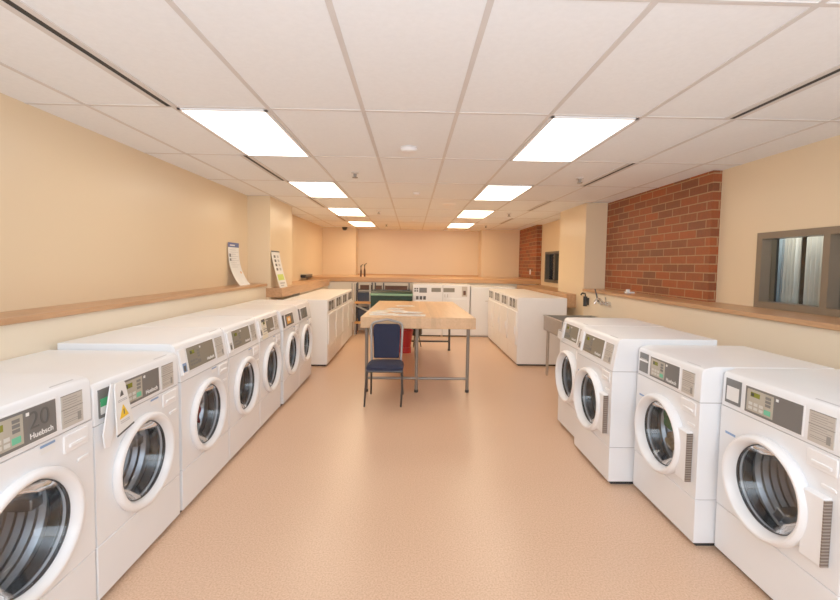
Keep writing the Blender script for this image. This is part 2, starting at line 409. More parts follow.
for lb, x, y in (('small white ceiling sensor before the middle of the room', .05, 6.0), ('small white ceiling sensor towards the back wall', .02, 9.6)):
    t = thing('ceiling_sensor', lb, 'sensor', (x, y, HC), 0, 'small round ceiling sensors')
    MB().vlathe([(0, 0), (.05, 0), (.045, -.02), (.02, -.03), (0, -.03)], (0, 0), 20).build('dome', 'white2', t)
cc = thing('security_camera', 'small black dome camera at the top of the back wall', 'camera', (-1.86, 11.86, HC))
MB().vlathe([(0, 0), (.07, 0), (.07, -.03), (.055, -.065), (.03, -.085), (0, -.09)], (0, 0), 24).build('dome', 'black', cc)
MB().vlathe([(.071, 0), (.078, 0), (.078, -.012), (.071, -.012)], (0, 0), 24).build('mount', 'paneldark', cc)

# ------------------------------------------------------------------ washers
def profile_pane(mb_mtx): return MB(mb_mtx)
def washer(label, kind, x, y0, y1, depth, side, extra=None, hinge=False, dz=.535, group='front-loading washing machines'):
    """front on local -y; u runs from the left edge of the front"""
    w = y1 - y0 - .006
    t = thing('washing_machine', label, 'washing machine', (x, (y0+y1)/2, 0), -PI/2 if side == 'R' else PI/2, group)
    h = w/2; top = {'A': 1.05, 'B': 1.085, 'C': 1.075}[kind]
    k = w/.68
    cu = (.325 if hinge else .34)*k - h; cz = dz
    lift = (extra or {}).get('lift', 0.); SE = .845 + lift; top += lift
    U = lambda u: u*k - h
    # body shell with the round door opening
    b = MB(); b.plate_hole(-h, h, .286, SE-.003, 0, (cu, cz), .222)
    b.quad((-h, 0, .286), (-h, 0, SE-.003), (-h, depth, SE-.003), (-h, depth, .286)); b.quad((h, 0, .286), (h, depth, .286), (h, depth, SE-.003), (h, 0, SE-.003))
    b.quad((-h, 0, .286), (-h, depth, .286), (h, depth, .286), (h, 0, .286)); b.quad((-h, 0, SE-.003), (h, 0, SE-.003), (h, depth, SE-.003), (-h, depth, SE-.003))
    b.quad((-h, depth, .286), (-h, depth, SE-.003), (h, depth, SE-.003), (h, depth, .286))
    bmesh.ops.remove_doubles(b.bm, verts=b.bm.verts, dist=.0004)
    b.build('body', 'white', t)
    MB().box(-h+.006, h-.006, .006, depth-.01, .02, SE+.01).bm.free()
    g = MB(); g.box(-h+.004, h-.004, .45, depth-.01, .05, SE+.004); g.box(-h+.004, h-.004, .006, .45, .26, .296); g.box(-h+.004, h-.004, .006, .45, SE-.01, SE+.004)
    g.build('seam_backing', 'seam', t, smooth=False)
    MB().box(-h, h, 0, depth, .028, .281).build('kick_panel', 'white', t, .004)
    MB().box(-h+.02, h-.02, .03, depth-.03, 0, .03).build('base', 'kickblack', t, smooth=False)
    # console housing
    if kind == 'B': lean = .036; pr = [(0, SE), (.036, 1.055), (.044, 1.071), (.066, top), (depth, top), (depth, SE)]
    elif kind == 'C': lean = .03; pr = [(0, SE), (.03, 1.03), (.045, 1.06), (.08, top), (depth, top), (depth, SE)]
    else: lean = .004; pr = [(0, SE), (.004, 1.018+lift), (.016, 1.035+lift), (.075, top), (depth, top), (depth, SE)]
    hc = {'A': 1.018+lift, 'B': 1.055, 'C': 1.03}[kind]
    con = MB().prism(pr, -h, h).build('console', 'white', t, .005)
    ang = math.atan2(lean, hc - SE)
    P = Matrix.Translation((0, 0, SE)) @ Matrix.Rotation(-ang, 4, 'X')    # panel plane: local z up the console
    S = 1/math.cos(ang)
    def pane(u0, u1, z0, z1, m, name, out=.004, parent=con, bv=0.):
        return MB(P).box(U(u0), U(u1), -out, .002, (z0-SE)*S, (z1-SE)*S).build(name, m, parent, bv, smooth=False)
    ZB, ZT = {'A': (.868, 1.000), 'B': (.893, 1.035), 'C': (.875, 1.005)}[kind]
    ZB += lift; ZT += lift
    # raised bezel and main panel
    u0, u1 = {'A': (.165, .482), 'B': (.115, .478), 'C': (.13, .45)}[kind]
    pane(u0-.006, u1+.006, ZB-.006, ZT+.006, 'white2', 'bezel', .003, bv=.002)
    main = pane(u0, u1, ZB, ZT, 'panelwarm' if kind == 'B' else ('paneldark' if kind == 'C' else 'panelgrey'), 'control_panel', .005)
    dh = ZT - ZB
    if kind != 'C':
        kx0, kx1 = u0+.012, u0 + (.168 if kind == 'A' else .15)
        kp = pane(kx0, kx1, ZB+.012, ZT-.010, 'keypad' if kind == 'A' else 'panelwarm', 'keypad', .0062, main)
        pane(kx0+.022, kx0+.078, ZT-.046, ZT-.022, 'lcd', 'display', .0072, main)
        pane(kx0+.026, kx0+.044, ZT-.042, ZT-.026, 'lcdpix', 'display_digits', .0078, main)
        bt = MB(P); bl = MB(P); bgm = MB(P)
        for r in range(2):
            for c in range(3):
                q = (U(kx0+.014+c*.032), U(kx0+.036+c*.032), -.0078, 0, (ZB+.022+r*.022-SE)*S, (ZB+.036+r*.022-SE)*S)
                (bl if kind == 'A' else bt).box(*q)
        for r in range(3): bt.box(U(kx0+.112), U(kx0+.142), -.0078, 0, (ZB+.062+r*.018-SE)*S, (ZB+.075+r*.018-SE)*S)
        bgm.box(U(kx0+.108), U(kx0+.144), -.0078, 0, (ZB+.022-SE)*S, (ZB+.046-SE)*S)
        if kind == 'A': bl.build('keypad_buttons', 'keylight', main, smooth=False)
        else: bl.bm.free()
        bt.build('option_buttons', 'keydark', main, smooth=False); bgm.build('start_button', 'keygreen' if kind == 'A' else 'panelgrey', main, smooth=False)
        pane(kx1+.014, kx1+.026, ZT-.026, ZT-.014, 'ink', 'indicator_light', .0072, main)
        if not (extra or {}).get('blank'):
            MB(P).text('Huebsch', .030, U(u1-.072), (ZB+.024-SE)*S, -.0072, .0003).build('brand_lettering', 'ink', main, smooth=False)
        if (extra or {}).get('twenty'):
            MB(P).text('20', .095, U(u1-.078), (ZB+.080-SE)*S, -.0068, -.0006).build('number_lettering', 'numbergrey', main, smooth=False)
    else:
        bt = MB(P)
        for c in range(4): bt.box(U(u0+.03+c*.075), U(u0+.036+c*.075), -.0068, 0, (ZB+.01-SE)*S, (ZT-.01-SE)*S)
        bt.build('panel_dividers', 'keypad', main, smooth=False)
        if (extra or {}).get('orange'):
            pane(u0+.05, u0+.20, ZB+.02, ZT-.03, 'orange', 'orange_notice', .008, main)
            pane(u0+.09, u0+.16, ZB+.05, ZT-.045, 'paper2', 'notice_print', .009, main)
        else:
            pane(u0+.05, u0+.10, ZB+.04, ZT-.03, 'keydark', 'display', .008, main)
    # beige information plate
    if kind != 'C':
        q0, q1 = (.512, .624) if kind == 'A' else (.512, .628)
        pl = pane(q0, q1, ZB-.006, ZT-.004, 'plate', 'info_plate', .004)
        ln = MB(P)
        for i, z in enumerate([.012, .022, .032, .042, .066, .076, .086, .104, .112]):
            if z > dh-.02: continue
            ln.box(U(q0+.008), U(q1-(.008 if i % 2 else .03)), -.0048, 0, (ZT-.006-z-SE)*S - .002, (ZT-.006-z-SE)*S)
        ln.box(U(q0), U(q1), -.0048, 0, (ZT-.064-SE)*S, (ZT-.060-SE)*S); ln.box(U(q0), U(q1), -.0048, 0, (ZT-.007-SE)*S, (ZT-.004-SE)*S)
        ln.box(U(q1-.03), U(q1-.012), -.0048, 0, (ZB+.006-SE)*S, (ZB+.042-SE)*S)
        ln.build('plate_print', 'plateline', pl, smooth=False)
    # box at the left end of the console
    if kind == 'A':
        lb = pane(.028, .132, ZB+.004, ZT+.004, 'panelgrey', 'coin_panel', .005)
        st = (extra or {}).get('left')
        if st == 'card': pane(.040, .122, ZB+.022, ZT-.036, 'paper', 'card', .0065, lb)
        elif st == 'split':
            pane(.028, .132, ZB+.078, ZB+.090, 'white2', 'divider', .0065, lb); pane(.040, .12, ZB+.093, ZB+.097, 'keylight', 'print_line', .0065, lb)
        elif st == 'green':
            pane(.036, .124, ZB+.02, ZT-.052, 'paper', 'card', .0065, lb); pane(.036, .124, ZB+.056, ZB+.092, 'green', 'green_label', .0075, lb)
        else: pane(.040, .122, ZB+.022, ZT-.05, 'paneldark', 'card', .0065, lb)
    elif kind == 'B':
        lb = pane(.020, .086, ZB-.012, ZT+.006, 'white2', 'coin_box', .012, bv=.003)
        pane(.030, .074, ZB+.004, ZB+.060, 'blue' if (extra or {}).get('blue') else 'plate', 'coin_window', .0135, lb)
        pane(.036, .060, ZB+.01, ZB+.045, 'paneldark', 'coin_slot', .0145, lb)
    else:
        pane(.030, .085, ZB-.005, ZT+.005, 'paneldark', 'coin_panel', .005)
    # top-front print
    if kind in 'AB':
        tm = MB(Matrix.Translation((0, (.016 if kind == 'A' else .044), (1.035+lift if kind == 'A' else 1.071))) @ Matrix.Rotation(-math.atan2(.059, .015) if kind == 'A' else -math.atan2(.022, .014), 4, 'X'))
        tm.box(U(.50), U(.62), -.0008, .0, .016, .022)
        tm.build('top_print', 'inkgrey', con, smooth=False)
    # drawer and pull, embossed in the front
    dr = MB().box(U(.515), U(.648), -.006, .002, .755+lift, .83+lift).build('dispenser_drawer', 'white2', t, .005, 3)
    MB().box(U(.54), U(.63), -.012, -.004, .772+lift, .790+lift).build('drawer_pull', 'white2', dr, .004, 2)
    MB().box(U(.585), U(.648), -.006, .002, .690+lift, .706+lift).build('latch_cover', 'white2', t, .003)
    if side == 'L': sk = MB().box(U(.405), U(.475), -.0012, 0, .800+lift, .836+lift).build('sticker', 'paper', t, smooth=False)
    if side == 'L': MB().box(U(.405), U(.475), -.0018, 0, .826+lift, .836+lift).build('sticker_header', 'blue', sk, smooth=False)
    if side == 'R': MB().box(U(.04), U(.11), -.0014, 0, .700, .712).build('small_sticker', 'blue', t, smooth=False)
    # door
    c = (cu, cz)
    ring = [(.222, .03), (.226, .004), (.240, .001), (.247, -.008), (.247, -.022), (.241, -.032), (.231, -.037), (.222, -.036), (.212, -.029), (.203, -.008), (.2005, .004), (.200, .03)]
    if hinge: ring = [(r, y*1.5 if y < 0 else y) for r, y in ring]
    d = MB().lathe(ring, c, 72, close=True).build('door', 'white2', t)
    if hinge:
        hb = MB().prism([(.0, cz-.175), (-.034, cz-.170), (-.034, cz+.118), (0, cz+.124)], U(.535), U(.632)).build('hinge_block', 'white2', d, .004)
        MB().box(U(.632)-.001, U(.632)+.004, -.036, -.002, cz-.168, cz+.115).build('hinge', 'hinge', hb, smooth=False)
    MB().lathe([(.2015, .002), (.1985, -.002), (.1955, .002), (.1955, .014), (.2005, .018)], c, 64).build('door_gasket', 'rubber', d)
    MB().lathe([(.1965, .004), (.188, .020), (.167, .068), (.150, .095), (.125, .112), (.08, .120), (0, .124)], c, 64).build('door_glass', 'doorglass', d)
    # drum with paddles, seen through the glass
    MB().lathe([(.215, .05), (.207, .062), (.202, .085), (.214, .10)], c, 64).build('drum_seal', 'rubber', t)
    rib = [(.217, .10), (.255, .135)] + [(.262 - .012*(i % 2), .15+.022*i) for i in range(15)] + [(.22, .50), (.19, .485), (.15, .505), (.10, .49), (0, .51)]
    dm = MB().lathe(rib, c, 48).build('drum', 'steel', t)
    pd = MB()
    for q in range(3):
        a = 2*PI*q/3 + .5
        pd.m = Matrix.Translation((cu, 0, cz)) @ Matrix.Rotation(a, 4, 'Y')
        pd.prism([(.16, -.262), (.16, -.20), (.20, -.19), (.42, -.19), (.45, -.262)], -.025, .025)
    pd.build('drum_paddles', 'steel', dm, .006)
    return t
LWX = -1.42; LD = .75
WG = 'front-loading washing machines'
L1 = washer('white washer with the number 20 marked on its grey panel', 'A', LWX, 1.235, 1.91, .775, 'L', {'twenty': 1, 'lift': .042}, False, .56)
L2 = washer('white washer with a caution tag hanging from its panel and a green label', 'A', LWX, 1.915, 2.615, .775, 'L', {'left': 'green'})
L3 = washer('white washer with red laundry behind its door glass', 'B', LWX, 2.64, 3.325, LD, 'L', {'blue': 1})
L4 = washer('white washer between the one with red laundry and the one with a taped notice', 'B', LWX, 3.335, 4.01, LD, 'L')
L5 = washer('white washer with a cream paper notice taped to its console', 'B', LWX, 4.02, 4.655, LD, 'L')
L6 = washer('white washer with an orange notice on its dark control panel', 'C', LWX+.015, 4.70, 5.36, LD, 'L', {'orange': 1})
L7 = washer('white washer at the far end of the left washer row, beside the dryers', 'C', LWX+.015, 5.37, 6.02, LD, 'L')
R1 = washer('white washer with a white card in its grey coin panel, under the window', 'A', 1.742, 1.625, 2.325, .72, 'R', {'left': 'card', 'blank': 1}, True, .54)
R2 = washer('white washer with green and tan laundry behind its door glass', 'A', 1.632, 2.335, 3.01, .76, 'R', {'left': 'split'}, True, .535)
R3 = washer('white slant-panel washer set forward, third from the near end below the brick', 'B', 1.462, 3.03, 3.70, .76, 'R', None, True, .54)
R4 = washer('white slant-panel washer with a white tag, beside the steel sink', 'B', 1.52, 3.71, 4.30, .72, 'R', None, True, .55)

# things on and in the washers
def laundry(label, x, y, z, s, m, seed):
    bm = bmesh.new(); bmesh.ops.create_icosphere(bm, subdivisions=4, radius=1)
    rnd = random.Random(seed); ph = [(rnd.uniform(3, 8), rnd.uniform(3, 8), rnd.uniform(3, 8), rnd.uniform(0, 6)) for _ in range(5)]
    for v in bm.verts:
        c = v.co.copy(); k = 1 + sum(.07*math.sin(a*c.x+b*c.y+d*c.z+e) for a, b, d, e in ph)
        v.co = Vector((c.x*s[0], c.y*s[1], c.z*s[2]))*k
    mb = MB(); mb.bm.free(); mb.bm = bm
    o = mb.build('laundry', m); o.location = (x, y, z); return tag(o, label, 'laundry', 'wet laundry inside the washers')
laundry('red laundry pressed behind the glass of a washer', LWX-.175, 3.10, .49, (.05, .085, .11), 'redcloth', 1)
laundry('green laundry behind the glass of a right-hand washer', 1.632+.175, 2.83, .575, (.05, .075, .08), 'greencloth', 2)
laundry('tan laundry under the green cloth in a right-hand washer', 1.632+.175, 2.80, .43, (.05, .085, .065), 'tancloth', 3)

def hang_tag():
    t = thing('caution_tag', 'white folded caution tag with a yellow triangle hanging on a washer', 'sign', (LWX+.008, 2.015, 1.02), PI/2)
    F = [(-.028, 0), (.028, 0), (.036, -.015), (.062, -.225), (-.062, -.245), (-.036, -.015)]
    T1 = Matrix.Rotation(math.radians(-5), 4, 'X') @ Matrix.Rotation(math.radians(-2), 4, 'Y')
    fr = MB(Matrix.Translation((.016, -.030, 0)) @ T1).poly(F, -.003, .003).build('front_leaf', 'paper', t, smooth=False)
    MB(Matrix.Translation((.0, -.020, .0)) @ Matrix.Rotation(math.radians(10), 4, 'Y')).poly([(-.028, 0), (.028, 0), (.02, -.24), (.005, -.29), (-.025, -.29), (-.045, -.23)], -.003, .003).build('rear_leaf', 'white2', t, smooth=False)
    A = Matrix.Translation((.016, -.030, 0)) @ T1
    MB(A).poly([(-.034, -.172), (.032, -.166), (.001, -.108)], -.0042, 0).build('warning_triangle', 'yellow', fr, smooth=False)
    MB(A).poly([(-.003, -.155), (.003, -.155), (.004, -.13), (-.002, -.13)], -.005, 0).build('exclamation_mark', 'inkdark', fr, smooth=False)
    MB(A).poly([(-.012, -.068), (.014, -.066), (.010, -.048), (.004, -.04), (-.004, -.05)], -.0042, 0).build('pictogram', 'inkdark', fr, smooth=False)
    b = MB(A)
    for z in (-.085, -.092, -.185, -.193): b.box(-.03, .034, -.0042, 0, z, z+.003)
    b.build('print_lines', 'inkgrey', fr, smooth=False)
    MB(A).poly([(-.061, -.236), (.060, -.217), (.062, -.225), (-.062, -.245)], -.0042, 0).build('dark_edge', 'paneldark', fr, smooth=False)
hang_tag()
def notice(name, label, x, y, z, w, h, rz, m, hm, tilt):
    t = thing(name, label, 'notice', (x, y, z), rz)
    T = Matrix.Rotation(-tilt, 4, 'X')
    p = MB(T).box(-w/2, w/2, -.002, .001, -h, 0).build('sheet', m, t, smooth=False)
    MB(T).box(-w*.3, w*.35, -.003, 0, -h*.16, -h*.02).build('header', hm, p, smooth=False)
    b = MB(T)
    for i in range(5): b.box(-w*.3, w*.3, -.003, 0, -h*(.35+.11*i), -h*(.33+.11*i))
    b.build('print_lines', 'inkgrey', p, smooth=False)
notice('paper_notice', 'cream paper notice taped over the console of a washer', LWX-.030, 4.17, 1.045, .15, .19, PI/2, 'paper2', 'inkdark', .18)
notice('paper_tag', 'small white tag on the console corner beside the sink', 1.504, 4.24, .965, .12, .09, -PI/2, 'paper', 'inkgrey', .1)

# ------------------------------------------------------------------ dryers
def dryer(label, x, y, rz, w, depth, top, group, style, m='dryerwhite'):
    t = thing('dryer', label, 'dryer', (x, y, 0), rz, group)
    h = w/2
    MB().box(-h+.002, h-.002, 0, depth, .03, top).build('cabinet', m, t, .006)
    MB().box(-h+.03, h-.03, .03, depth-.03, 0, .03).build('base', 'kickblack', t, smooth=False)
    zt = top-.035; zb = zt-.145
    cs = MB().box(-h+.02, h-.02, -.006, .002, zb-.012, zt+.012).build('console', 'white2', t, .003)
    if style == 'pair':
        for a, b in ((-.24, -.08), (-.02, .14)):
            q = MB().box(a*w/.68, b*w/.68, -.009, 0, zb, zt).build('control_panel', 'paneldark', cs, smooth=False)
            MB().box((a+.03)*w/.68, (a+.07)*w/.68, -.0105, 0, zb+.03, zt-.04).box((b-.05)*w/.68, (b-.02)*w/.68, -.0105, 0, zb+.02, zt-.06).build('labels', 'keypad', q, smooth=False)
        q = MB().box(.19*w/.68, .25*w/.68, -.009, 0, zb, zt).build('info_plate', 'plate', cs, smooth=False)
    else:
        q = MB().box(-.21, .21, -.009, 0, zb+.03, zt-.02).build('control_panel', 'paneldark', cs, smooth=False)
        MB().box(-.16, .16, -.0105, 0, zb+.06, zt-.05).build('display', 'panelwarm', q, smooth=False)
    d = MB().box(-h+.045, h-.045, -.022, .002, .33, zb-.045).build('door', m, t, .012, 3)
    MB().box(h-.115, h-.085, -.036, -.02, .50, .62).build('door_handle', 'white2', d, .006)
    MB().box(-h+.03, h-.03, -.004, .001, .06, .28).build('lower_panel', m, t, .003)
    return t
ord_ = ['nearest the camera', 'second from the near end', 'third from the near end', 'at the far end']
for k in range(4):
    dryer('white dryer in the left dryer row behind the washers, ' + ord_[k], -1.29, 6.56+.345+k*.69, PI/2, .69, .66, 1.035, 'dryers along the left wall', 'pair')
for k in range(4):
    dryer('white dryer in the right dryer row beyond the sink, ' + ord_[k], 1.695, 6.73+.325+k*.65, -PI/2, .65, .78, 1.095, 'dryers along the right wall', 'pair')
# back row, facing the camera
t = thing('dryer', 'white machine under the back ledge with small dark keypads, beside the green container', 'dryer', (.36, 9.45, 0), 0, 'machines along the back wall')
MB().box(-.33, .33, 0, .74, .03, 1.16).build('cabinet', 'white', t, .006)
MB().box(-.30, .30, .03, .7, 0, .03).build('base', 'kickblack', t, smooth=False)
kp = MB()
for i in range(2):
    for j in range(2): kp.box(-.30+i*.05, -.262+i*.05, -.006, .002, .995+j*.05, 1.03+j*.05)
kp.build('keypad', 'paneldark', t, smooth=False)
MB().box(-.19, -.02, -.006, .002, .975, 1.085).build('display', 'panelgrey', t, smooth=False)
MB().box(.08, .29, -.006, .002, .995, 1.085).build('control_panel', 'panelwarm', t, smooth=False)
kp = MB()
for i in range(3): kp.box(-.26+i*.08, -.20+i*.08, -.006, .002, .82, .90)
kp.build('coin_slots', 'paneldark', t, smooth=False)
MB().box(-.27, .27, -.018, .002, .3, .78).build('door', 'white', t, .01, 3)
t = thing('dryer', 'white machine under the back ledge with one long dark panel', 'dryer', (.995, 9.45, 0), 0, 'machines along the back wall')
MB().box(-.30, .30, 0, .74, .03, 1.16).build('cabinet', 'white', t, .006)
MB().box(-.28, .28, .03, .7, 0, .03).build('base', 'kickblack', t, smooth=False)
MB().box(-.29, -.04, -.006, .002, .995, 1.085).build('control_panel', 'panelwarm', t, smooth=False)
q = MB().box(.12, .24, -.008, .002, .90, 1.12).build('info_plate', 'plate', t, smooth=False)
MB().box(.15, .21, -.010, .002, .93, 1.03).build('picture', 'brownbox', q, smooth=False)
MB().box(-.25, .25, -.018, .002, .3, .85).build('door', 'white', t, .01, 3)
hd = MB(); hd.box(-.26, -.25, -.03, 0, .88, .95); hd.box(-.20, -.19, -.03, 0, .88, .95); hd.build('door_handle', 'greypaint', t, smooth=False)
t = thing('utility_cabinet', 'plain white cabinet in the back corner next to the right dryer row', 'cabinet', (1.70, 9.46, 0))
MB().box(-.38, .60, 0, .74, .03, 1.12).build('carcass', 'white', t, .004)
MB().box(-.36, .58, .02, .7, 0, .03).build('plinth', 'greypaint', t, smooth=False)
d = MB().box(-.36, .58, -.018, 0, .05, 1.10).build('door', 'white', t, .004)
MB().box(-.06, .02, -.035, -.017, .80, .815).build('door_handle', 'plate', d, .003)

# ------------------------------------------------------------------ folding table
TX0, TX1, TY0, TY1, TZ = -.605, .78, 5.10, 8.05, .963
t = thing('work_table', 'long butcher block folding table on grey pipe legs in the middle of the room', 'table', (0, 0, 0))
MB().prism([(TY0, TZ-.135), (TY1, TZ-.195), (TY1, TZ-.06), (TY0, TZ)], TX0, TX1).build('tabletop', 'butcher', t, .006, 3)
for x, y in ((-.55, 5.30), (.715, 5.30), (.075, 5.29), (-.55, 7.9), (.715, 7.9)):
    l = MB().tube([(x, y, .012), (x, y, TZ-.134-.0205*(y-5.1))], .021, 14).build('leg', 'tablesteel' if y < 6 else 'tube', t)
    MB().vlathe([(0, 0), (.026, 0), (.026, .03), (.021, .034)], (x, y), 16).build('foot_cap', 'tube', l)
for y, m in ((5.30, 'tablesteel'), (7.9, 'tube')):
    MB().tube([(-.55, y, .172), (.715, y, .172)], .017, 12).build('stretcher', m, t)
MB().tube([(.075, 5.29, .172), (.075, 7.9, .172)], .014, 10).build('centre_rail', 'tube', t)
br = MB()
for x, d in ((-.55, 1), (.715, -1)): br.tube([(x, 5.30, .74), (x+d*.0, 5.42, .84)], .008, 8)
br.build('brace', 'tablesteel', t)
fl = MB()
for x in (-.55, .715, .075): fl.box(x-.045, x+.045, 5.25, 5.345, TZ-.145, TZ-.138)
fl.build('leg_flange', 'tablesteel', t, smooth=False)

def sheet(label, x, y, w, h, rz, m, z=0, printed=True, name='paper_sheet'):
    o = thing(name, label, 'paper', (x, y, TZ-.0204*(y-5.1)+.002+z), rz, 'papers on the work table')
    o.rotation_euler = (Matrix.Rotation(-.0204, 3, 'X') @ Matrix.Rotation(rz, 3, 'Z')).to_euler()
    p = MB().box(-w/2, w/2, -h/2, h/2, 0, .0015).build('sheet', m, o, smooth=False)
    if printed:
        b = MB()
        for i in range(6): b.box(-w*.36, w*(.36 if i % 2 else .2), h*(.32-.11*i), h*(.35-.11*i), .001, .002)
        b.build('print_lines', 'inkgrey', p, smooth=False)
sheet('white printed sheet near the left front corner of the table', -.36, 5.42, .34, .24, .12, 'paper')
sheet('yellow-green flyer on the left side of the table', -.40, 5.88, .22, .28, -.2, 'paper2')
sheet('long white sheet lying at the front edge of the papers', -.02, 5.36, .40, .22, -.08, 'paper')
sheet('white sheet in the middle of the paper spread', -.16, 5.83, .22, .28, .35, 'paper', .002)
sheet('white sheet beyond the yellow-green flyer', -.24, 6.28, .22, .28, -.3, 'paper')
sheet('farthest white sheet on the table', -.10, 6.85, .28, .22, .2, 'paper')
sheet('white sheet at the left table edge behind the front sheet', -.44, 5.64, .2, .2, .5, 'paper', .005)
sheet('square white leaflet beside the long white sheet, nearer the table centre', .02, 5.68, .24, .24, -.3, 'paper', .005)

# ------------------------------------------------------------------ chair
def chair():
    t = thing('banquet_chair', 'navy upholstered banquet chair with grey frame in front of the table', 'chair', (-.285, 4.90, 0), 0)
    # seat pad: puffy
    b = MB(); nx, ny = 14, 12; W, D = .215, .215
    top = {}
    bm = b.bm
    for i in range(nx+1):
        for j in range(ny+1):
            a, c = i/nx*2-1, j/ny*2-1
            px = W*a*(1-.05*c*c)*(1 - .04*(c+1)/2); py = -.055 + .185*c*(1-.05*a*a)
            top[i, j] = bm.verts.new((px, py,   .485 - .035*max(abs(a), abs(c))**6 + .006*(1-a*a)*(1-c*c)))
    bot = {}
    for i in range(nx+1):
        for j in range(ny+1):
            v = top[i, j].co; bot[i, j] = bm.verts.new((v.x*.97, v.y*.97, .420))
    for i in range(nx):
        for j in range(ny):
            bm.faces.new((top[i,j], top[i+1,j], top[i+1,j+1], top[i,j+1])); bm.faces.new((bot[i,j], bot[i,j+1], bot[i+1,j+1], bot[i+1,j]))
    for i in range(nx):
        bm.faces.new((top[i,0], bot[i,0], bot[i+1,0], top[i+1,0])); bm.faces.new((top[i,ny], top[i+1,ny], bot[i+1,ny], bot[i,ny]))
    for j in range(ny):
        bm.faces.new((top[0,j], top[0,j+1], bot[0,j+1], bot[0,j])); bm.faces.new((top[nx,j], bot[nx,j], bot[nx,j+1], top[nx,j+1]))
    b.build('seat', 'navy', t, .004)
    fr = MB(); fr.tube([(-.19,-.22,.41),(.19,-.22,.41),(.18,.11,.41),(-.18,.11,.41),(-.19,-.22,.41)], .012, 8)
    fr.build('seat_frame', 'tube', t)
    # backrest: rounded shape, leaning back slightly
    def ctr(hw, z0, z1, r, peak):
        pts = [(-hw*.93, z0), (hw*.93, z0)]
        for k in range(7):
            a = k/6*PI/2; pts.append((hw - r + r*math.cos(a), z1 - r + r*math.sin(a)))
        if peak: pts += [(.05, z1+peak*.62), (0, z1+peak), (-.05, z1+peak*.62)]
        for k in range(7):
            a = PI/2 + k/6*PI/2; pts.append((-hw + r + r*math.cos(a), z1 - r + r*math.sin(a)))
        return pts
    LN = Matrix.Translation((0, .105, .45)) @ Matrix.Rotation(math.radians(-4), 4, 'X')
    bk = MB(LN); bk.poly(ctr(.160, .04, .444, .045, 0), -.028, .016)
    bk.build('backrest', 'navy', t, .014, 3)
    # frame tube round the back
    fp = ctr(.184, -.03, .466, .06, .030)[1:] + [(-.186*.93, -.03)]
    MB(LN).tube([(x, 0, z) for x, z in fp], .0135, 10).build('back_frame', 'chairgrey', t)
    for s in (-1, 1):
        MB().tube([(s*.192, -.20, .42), (s*.203-.01, -.19, .2), (s*.204-.022, -.18, 0)], [.013, .0125, .011], 10).build('leg', 'tube', t)
        MB().tube([(s*.172, .103, .44), (s*.182, .16, .25), (s*.195, .29, 0)], [.013, .0125, .011], 10).build('leg', 'tube', t)
    MB().tube([(-.2, -.18, .29), (.2, -.18, .29)], .008, 8).bm.free()
chair()

# ------------------------------------------------------------------ sink
t = thing('utility_sink', 'stainless steel utility sink with a pipe leg between washers and dryers', 'sink', (0, 0, 0))
x0, x1, y0, y1, z0, z1 = 1.95, 2.66, 5.45, 6.22, .67, .875
b = MB()
b.box(x0, x0+.02, y0, y1, z0, z1).box(x1-.02, x1, y0, y1, z0, z1).box(x0, x1, y0, y0+.02, z0, z1).box(x0, x1, y1-.02, y1, z0, z1).box(x0, x1, y0, y1, z0, z0+.015)
b.build('basin', 'sinksteel', t, .004)
r = MB(); r.box(x0-.012, x0+.03, y0-.012, y1+.012, z1, z1+.012).box(x1-.03, x1, y0-.012, y1+.012, z1, z1+.012).box(x0, x1, y0-.012, y0+.03, z1, z1+.012).box(x0, x1, y1-.03, y1+.012, z1, z1+.012)
r.build('rim', 'sinksteel', t, .003)
for x, y in ((x0+.05, y1-.06), (x0+.05, y0+.06), (x1-.05, y1-.06), (x1-.05, y0+.06)):
    l = MB().tube([(x, y, .02), (x, y, z0)], .021, 12).build('leg', 'sinksteel', t)
    MB().vlathe([(0, 0), (.014, 0), (.017, .03), (.014, .045), (0, .045)], (x, y), 12).build('foot', 'chrome', l)
MB().vlathe([(.03, .675), (.05, .686), (0, .686)], (2.3, 5.83), 20).build('drain', 'chrome', t)
f = thing('wall_faucet', 'chrome wall faucet with lever handles above the sink', 'faucet', (2.70, 5.86, 1.10)); f.scale = (1.1, 1.1, 1.1)
MB().tube([(-.02, -.12, 0), (-.03, .12, 0)], .018, 12).build('valve_body', 'chrome', f)
MB().tube([(-.03, 0, .0), (-.08, 0, .05), (-.11, 0, .06), (-.14, 0, .03), (-.145, 0, -.01)], .013, 12).build('spout', 'chrome', f)
for s in (-1, 1):
    MB().lathe([(0, 0), (.03, 0), (.026, -.03), (0, -.034)], (0, 0), 16).bm.free()
    h = MB().tube([(-.0, s*.11, 0), (-.06, s*.11, 0)], [.024, .015], 12).build('handle', 'chrome', f)
    MB().tube([(-.05, s*.11, 0), (-.07, s*.135, .05), (-.08, s*.15, .085)] if s < 0 else [(-.05, s*.11, .0), (-.07, s*.12, .08), (-.09, s*.13, .17)], .009, 8).build('lever', 'tube' if s > 0 else 'chrome', h)
for q in (-.1, .1): MB().tube([(0, q, 0), (-.03, q, 0)], .03, 14).build('wall_flange', 'chrome', f)
s = thing('soap_dispenser', 'black wall soap dispenser beside the chrome faucet', 'dispenser', (2.702, 6.46, 1.0))
MB().tube([(-.05, 0, 0), (-.05, 0, .15)], .03, 14).box(-.03, 0, -.03, .03, .02, .13).build('bottle', 'black', s)
MB().tube([(-.05, 0, .15), (-.05, 0, .19), (-.10, 0, .20), (-.12, 0, .17)], .013, 10).build('nozzle', 'black', s)

